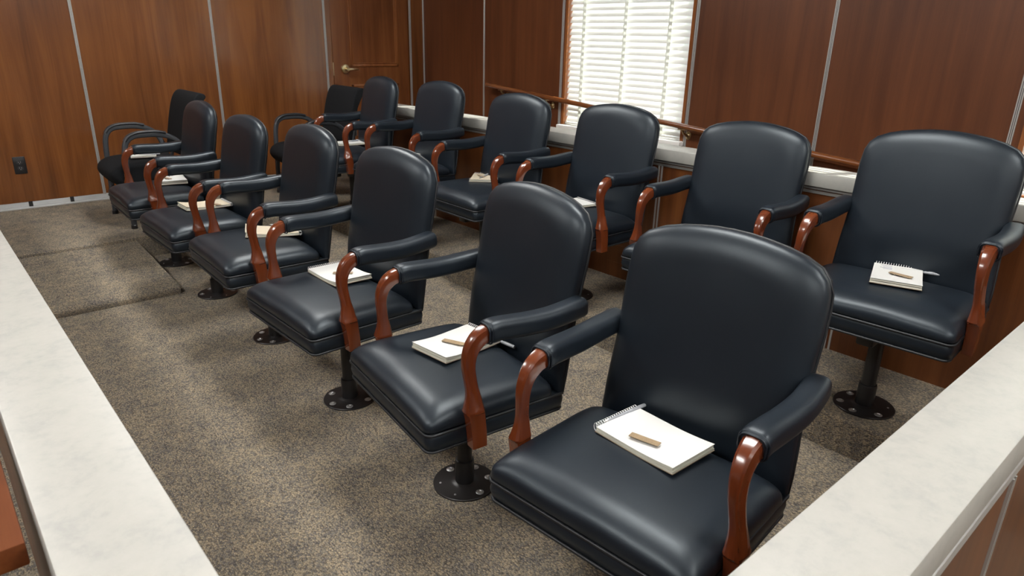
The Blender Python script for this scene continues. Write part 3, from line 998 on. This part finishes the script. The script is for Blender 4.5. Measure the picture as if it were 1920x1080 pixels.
def make_armchair():
    """x forward is -x; origin at the floor under the seat centre"""
    root = empty('fabric_armchair')
    W = 0.245
    b = MB()
    # waterfall seat pod
    secs = []
    prof = [(-0.205, 0.385, 0.024), (-0.212, 0.355, 0.040)]
    side = [(0.205, 0.405), (0.10, 0.412), (0.0, 0.410), (-0.10, 0.408), (-0.17, 0.398), (-0.215, 0.372), (-0.232, 0.335), (-0.222, 0.300), (-0.185, 0.262), (-0.13, 0.245), (-0.05, 0.262), (0.06, 0.290), (0.16, 0.315), (0.215, 0.345), (0.222, 0.378)]
    cx_ = sum(p_[0] for p_ in side) / len(side); cz_ = sum(p_[1] for p_ in side) / len(side)
    for yy, kk in ((-0.228, 0.55), (-0.225, 0.80), (-0.212, 0.93), (-0.185, 1.0), (-0.1, 1.02), (0, 1.03), (0.1, 1.02), (0.185, 1.0), (0.212, 0.93), (0.225, 0.80), (0.228, 0.55)):
        secs.append([(cx_ + (a - cx_) * kk, yy, cz_ + (c_ - cz_) * kk) for a, c_ in side])
    b.loft(secs)
    o = b.build('seat', M['fabric'], root, sharp=70)
    md = o.modifiers.new('smooth', 'SUBSURF'); md.levels = 1; md.render_levels = 2
    # back cushion: rolled top
    b = MB()
    prof = [(0.175, 0.40), (0.185, 0.48), (0.205, 0.58), (0.228, 0.68), (0.252, 0.76), (0.278, 0.805), (0.312, 0.822), (0.345, 0.808), (0.352, 0.785), (0.330, 0.765), (0.305, 0.74), (0.285, 0.68), (0.260, 0.58), (0.240, 0.48), (0.228, 0.40)]
    prof = [(a + 0.05, c_) for a, c_ in prof]
    cx2 = sum(p_[0] for p_ in prof) / len(prof); cz2 = sum(p_[1] for p_ in prof) / len(prof)
    secs = []
    for yy, kk, ins in ((-0.222, 0.6, 0), (-0.218, 0.9, 0), (-0.205, 1.0, 0), (0, 1.01, 0), (0.205, 1.0, 0), (0.218, 0.9, 0), (0.222, 0.6, 0)):
        row = []
        for q, (a, c_) in enumerate(prof):
            j = len(prof) - 1 - q
            mx_, mz_ = (a + prof[j][0]) / 2, (c_ + prof[j][1]) / 2
            row.append((mx_ + (a - mx_) * kk, yy * (1 - 0.06 * (0.82 - c_) / 0.42 * 0), mz_ + (c_ - mz_) * kk))
        secs.append(row)
    b.loft(secs)
    o = b.build('backrest', M['fabric'], root, sharp=70)
    md = o.modifiers.new('smooth', 'SUBSURF'); md.levels = 1; md.render_levels = 2
    b = MB()
    b.box(0.318, 0.330, -0.19, 0.19, 0.46, 0.70, 0.004, 2)
    b.build('back_shell', M['rear_white'], root)
    for s in (1, -1):
        y = s * W
        # front leg bends into the arm and runs down behind
        path = catmull([(-0.155, y, 0.0), (-0.150, y, 0.15), (-0.145, y, 0.32), (-0.140, y, 0.46), (-0.125, y, 0.535), (-0.085, y, 0.572), (-0.02, y, 0.580), (0.06, y, 0.578), (0.13, y, 0.560), (0.185, y, 0.515), (0.215, y * 0.97, 0.44), (0.235, y * 0.97, 0.34), (0.262, y * 0.97, 0.16), (0.285, y * 0.97, 0.0)], 4)
        b = MB(); bar(b, path, 0.0135, 0.0165); b.build('side_frame', M['frame_grey'], root, sharp=50)
        pth = catmull([(-0.130, y, 0.548), (-0.105, y, 0.577), (-0.06, y, 0.595), (0.0, y, 0.599), (0.06, y, 0.597), (0.11, y, 0.585)], 4)
        b = MB(); b.sweep(pth, lambda i: rrect(0.020, 0.0085, 0.008, 4), side=(0, 1, 0)); b.build('arm_pad', M['arm_plastic'], root, sharp=60)
        b = MB(); bar(b, [(-0.145, y, 0.272), (0.0, y, 0.268), (0.245, y, 0.262)], 0.008, 0.015); b.build('side_rail', M['frame_grey'], root, sharp=50)
        b = MB(); bar(b, catmull([(0.225, y * 0.90, 0.270), (0.270, y * 0.90, 0.42), (0.312, y * 0.86, 0.60)], 4), 0.009, 0.012); b.build('back_support', M['frame_grey'], root, sharp=50)
        for fx, fy in ((-0.155, y), (0.285, y * 0.97)):
            MB().lathe([(0.019, 0.0), (0.019, 0.022), (0.015, 0.026)], 14, (fx, fy, 0)).build('foot_cap', M['black'], root)
    for xx, zz in ((-0.06, 0.252), (0.17, 0.268)):
        b = MB(); bar(b, [(xx, -W, zz), (xx, W, zz)], 0.010, 0.010, side=(1, 0, 0)); b.build('cross_bar', M['frame_grey'], root, sharp=50)
    return root
ac = make_armchair(); reg(ac)
ac.location = (0.045, 5.005, TIER)
tag(ac, 'black fabric armchair with worn tubular arms, behind the far end of the front row', 'chair', 'fabric armchairs by the far wall')
ac2 = copy_tree(ac)
ac2.location = (1.222, 5.010, TIER)
tag(ac2, 'black fabric armchair before the door, behind the far end of the back row', 'chair', 'fabric armchairs by the far wall')

# ================================================================== NOTEPADS, PENS, NAME BADGES
PL, PW = 0.226, 0.150
def make_pad(cover, thick, curl=0.004, spiral=True, lift=0.0, lines=False):
    """spiral edge at local -x; local y across"""
    root = empty('spiral_notepad')
    def bend(x):
        t = max(0, (x + 0.02) / (PL / 2))
        return curl * t * t
    def sheet(b, z0_, z1_, x0_, x1_, w, extra=0.0):
        nx = 10
        rings = []
        for i in range(nx + 1):
            x = x0_ + (x1_ - x0_) * i / nx
            e = bend(x) + extra * max(0, (x / (PL / 2))) ** 2
            rings.append([(x, -w / 2, z0_ + e), (x, w / 2, z0_ + e), (x, w / 2, z1_ + e), (x, -w / 2, z1_ + e)])
        b.loft(rings, smooth=False)
    b = MB(); sheet(b, 0.0, 0.0012, -PL / 2, PL / 2, PW); b.build('backing_board', M['board'], root)
    b = MB()
    th = thick - 0.0012
    sheet(b, 0.0014, 0.0012 + th * 0.45, -PL / 2 + 0.003, PL / 2 - 0.001, PW - 0.002)
    sheet(b, 0.0016 + th * 0.47, thick, -PL / 2 + 0.003, PL / 2 - 0.003, PW - 0.004, 0.002)
    b.build('pages', M['page_edge'], root)
    b = MB(); sheet(b, thick + 0.0002, thick + 0.0006, -PL / 2 + 0.003, PL / 2 - 0.001 + 0, PW - 0.002, 0.0035 + lift)
    top = b.build('top_sheet', cover, root)
    if lines:
        b = MB()
        rnd = random.Random(3)
        for r_ in range(4):
            x = -0.092 + r_ * 0.011 + (0.008 if r_ else 0)
            y0_ = 0.018
            pts = [(x + rnd.uniform(-0.0008, 0.0008), -y0_ - q * 0.0045, thick + 0.0013) for q in range(9 - (r_ % 2) * 2)]
            b.tube(pts, 0.0008, 5)
        b.build('handwriting', M['ink'], root)
    if spiral:
        b = MB()
        n_ = 19
        for q in range(n_):
            y = -PW / 2 + 0.006 + (PW - 0.012) * q / (n_ - 1)
            rz = (thick + 0.006) / 2
            b.tube([(-PL / 2 - 0.0030 + 0.0072 * cos(a), y + 0.0012 * sin(a * 0.5), rz + (rz + 0.0005) * sin(a) - 0.001) for a in [2 * pi * t / 12 for t in range(12)]], 0.0010, 5, closed=True, cap=False, side=None)
        b.build('spiral_wire', M['wire'], root)
    return root

def place(o, key, u, v, ang, dz=0.0, z=None):
    """put o on a chair's seat: (u, v) chair coordinates, ang = direction of local -x in (u, v) degrees"""
    x, y, th, hz = POSE[key]
    t = radians(th)
    lx_, ly_ = -u, -v
    wx = x + cos(t) * lx_ - sin(t) * ly_
    wy = y + sin(t) * lx_ + cos(t) * ly_
    zz = (TIER if key[0] == 'B' else 0.0) + hz + (seat_height(u, v) if z is None else z) + dz
    # local -x must point to (cos ang, sin ang) in (u, v) = world dir rotated
    du, dv = cos(radians(ang)), sin(radians(ang))
    wdx, wdy = -du, -dv
    rz = math.atan2(wdy, wdx) + t
    o.location = (wx, wy, zz)
    o.rotation_euler = (0, 0, rz + pi)
    return o

def make_pen():
    root = empty('pen')
    MB().tube([(-0.070, 0, 0.004), (0.055, 0, 0.004)], 0.0038, 12).build('barrel', M['pen'], root)
    b = MB(); b.tube([(-0.074, 0, 0.004), (-0.020, 0, 0.004), (-0.018, 0, 0.004)], lambda i: [0.0048, 0.0048, 0.0040][i], 12)
    b.box(-0.070, -0.030, -0.0012, 0.0012, 0.0086, 0.0100, 0.0003, 1)
    b.build('cap', M['pen'], root)
    MB().tube([(0.055, 0, 0.004), (0.064, 0, 0.004), (0.068, 0, 0.004)], lambda i: [0.0038, 0.0014, 0.0005][i], 10).build('tip', M['pin'], root)
    return root

def make_badge():
    root = empty('name_badge')
    MB().box(-0.036, 0.036, -0.0095, 0.0095, 0.0042, 0.0062, 0.0005, 1).build('badge_plate', M['badge'], root)
    b = MB()
    b.box(-0.018, 0.018, -0.0015, 0.0015, 0.0030, 0.0042)
    b.box(-0.020, -0.014, -0.004, 0.004, 0.0, 0.0042, 0.0006, 1)
    b.box(0.013, 0.019, -0.004, 0.004, 0.0, 0.0042, 0.0006, 1)
    b.build('pin_clasp', M['pin'], root)
    return root

pads = [  # key, u, v, direction of the spiral, cover, thickness, lift, lines, label
    ('F1', -0.037, -0.017, -97, 'paper', 0.013, 0.0, False, 'white spiral notepad on the nearest front row chair, spiral facing away'),
    ('F2', 0.004, -0.034, 193, 'paper', 0.013, 0.002, False, 'white notepad on the second front chair, spiral towards the backrest'),
    ('F3', -0.030, -0.072, -92, 'paper', 0.012, 0.001, False, 'white spiral notepad on the third front chair, half hidden by its wooden arm'),
    ('F4', -0.045, -0.030, 160, 'cream', 0.011, 0.010, False, 'cream-topped notepad with a lifted corner on the fourth front chair'),
    ('F5', -0.020, -0.085, 180, 'cream', 0.011, 0.006, False, 'cream lined notepad on the fifth front chair, beside a tan badge'),
    ('F6', -0.053, -0.06, -99, 'paper', 0.018, 0.0, False, 'thick white notepad stack on the farthest front row chair'),
    ('B1', -0.026, 0.006, 195, 'paper', 0.012, 0.0, True, 'white spiral notepad with faint handwriting on the near chair of the back row'),
    ('B3', 0.017, -0.05, 172, 'paper', 0.010, 0.0, False, 'white notepad corner showing above the second front chair, on a back row seat'),
    ('B4', -0.088, -0.105, 226, 'cream', 0.010, 0.0, False, 'small cream notepad on the back row chair left of the window chair'),
    ('B5', -0.06, -0.165, 180, 'paper', 0.012, 0.0, False, 'white notepad edge peeking past the wooden arm on the fifth back row chair'),
    ('B6', -0.035, -0.155, 184, 'paper', 0.012, 0.0, False, 'white notepad on the farthest back row chair, seen between two wooden arms'),
]
for key, u, v, ang, cov, th, lift, ln, lab in pads:
    p_ = make_pad(M[cov], th, spiral=True, lift=lift, lines=ln)
    place(p_, key, u, v, ang, 0.001)
    tag(p_, lab, 'notepad', 'notepads on the chairs')
p_ = make_pad(M['paper'], 0.010, curl=0.002)
p_.location = (0.067, 5.000, TIER + 0.420); p_.rotation_euler = (0, 0, radians(76))
tag(p_, 'white notepad with a dark pen on the fabric armchair behind the front row', 'notepad', 'notepads on the chairs')

pen0 = make_pen(); reg(pen0)
pen_spots = [  # key, u, v, ang (direction of the cap), height above the seat, label
    ('F1', -0.072, -0.124, 170, 0.0150, 'clear grey pen sticking out past the notepad on the nearest front chair'),
    ('F2', -0.117, -0.006, 103, 0.0060, 'clear grey pen sticking out of the notepad on the second front chair'),
    ('F4', -0.096, -0.05, 123, 0.02, 'grey pen lying along the top of the cream notepad on the fourth front chair'),
    ('B1', -0.132, 0.040, 105, 0.0150, 'pale grey pen sticking out to the right of the notepad on the near back chair'),
    ('B4', -0.088, -0.115, -150, 0.0125, 'grey pen lying across the small cream notepad on a back row chair'),
    ('B6', -0.06, -0.16, 196, 0.015, 'pen lying on the white notepad of the farthest back row chair'),
]
for i, (key, u, v, ang, dz, lab) in enumerate(pen_spots):
    p_ = pen0 if i == 0 else copy_tree(pen0)
    place(p_, key, u, v, ang, dz)
    tag(p_, lab, 'pen', 'pens on the chairs')
p_ = copy_tree(pen0); p_.location = (0.075, 4.915, TIER + 0.434); p_.rotation_euler = (0, 0, radians(148))
tag(p_, 'dark thin pen on the notepad of the fabric armchair behind the front row', 'pen', 'pens on the chairs')

bd0 = make_badge(); reg(bd0)
badge_spots = [
    ('F1', -0.003, -0.0195, 98, 0.0155, 'tan name badge lying on the white notepad of the nearest front chair'),
    ('F2', 0.022, -0.024, 121, 0.0155, 'tan name badge on the second front chair notepad, partly behind the wooden arm'),
    ('F3', -0.03, -0.045, 140, 0.0145, 'tan name badge on the third front chair notepad, right of its wooden arm'),
    ('F5', -0.06, -0.0355, 107, 0.0145, 'tan name badge on the cream notepad of the fifth front chair'),
    ('F6', -0.029, -0.061, 107, 0.0205, 'dark brown name badge on the thick notepad of the farthest front chair'),
    ('B1', -0.012, 0.02, 84, 0.0145, 'brown name badge on the notepad with handwriting, near back row chair'),
    ('B4', -0.08, -0.128, 76, 0.0125, 'brown name badge beside the pen on the small cream notepad'),
]
for i, (key, u, v, ang, dz, lab) in enumerate(badge_spots):
    p_ = bd0 if i == 0 else copy_tree(bd0)
    place(p_, key, u, v, ang, dz)
    tag(p_, lab, 'name badge', 'name badges on the notepads')
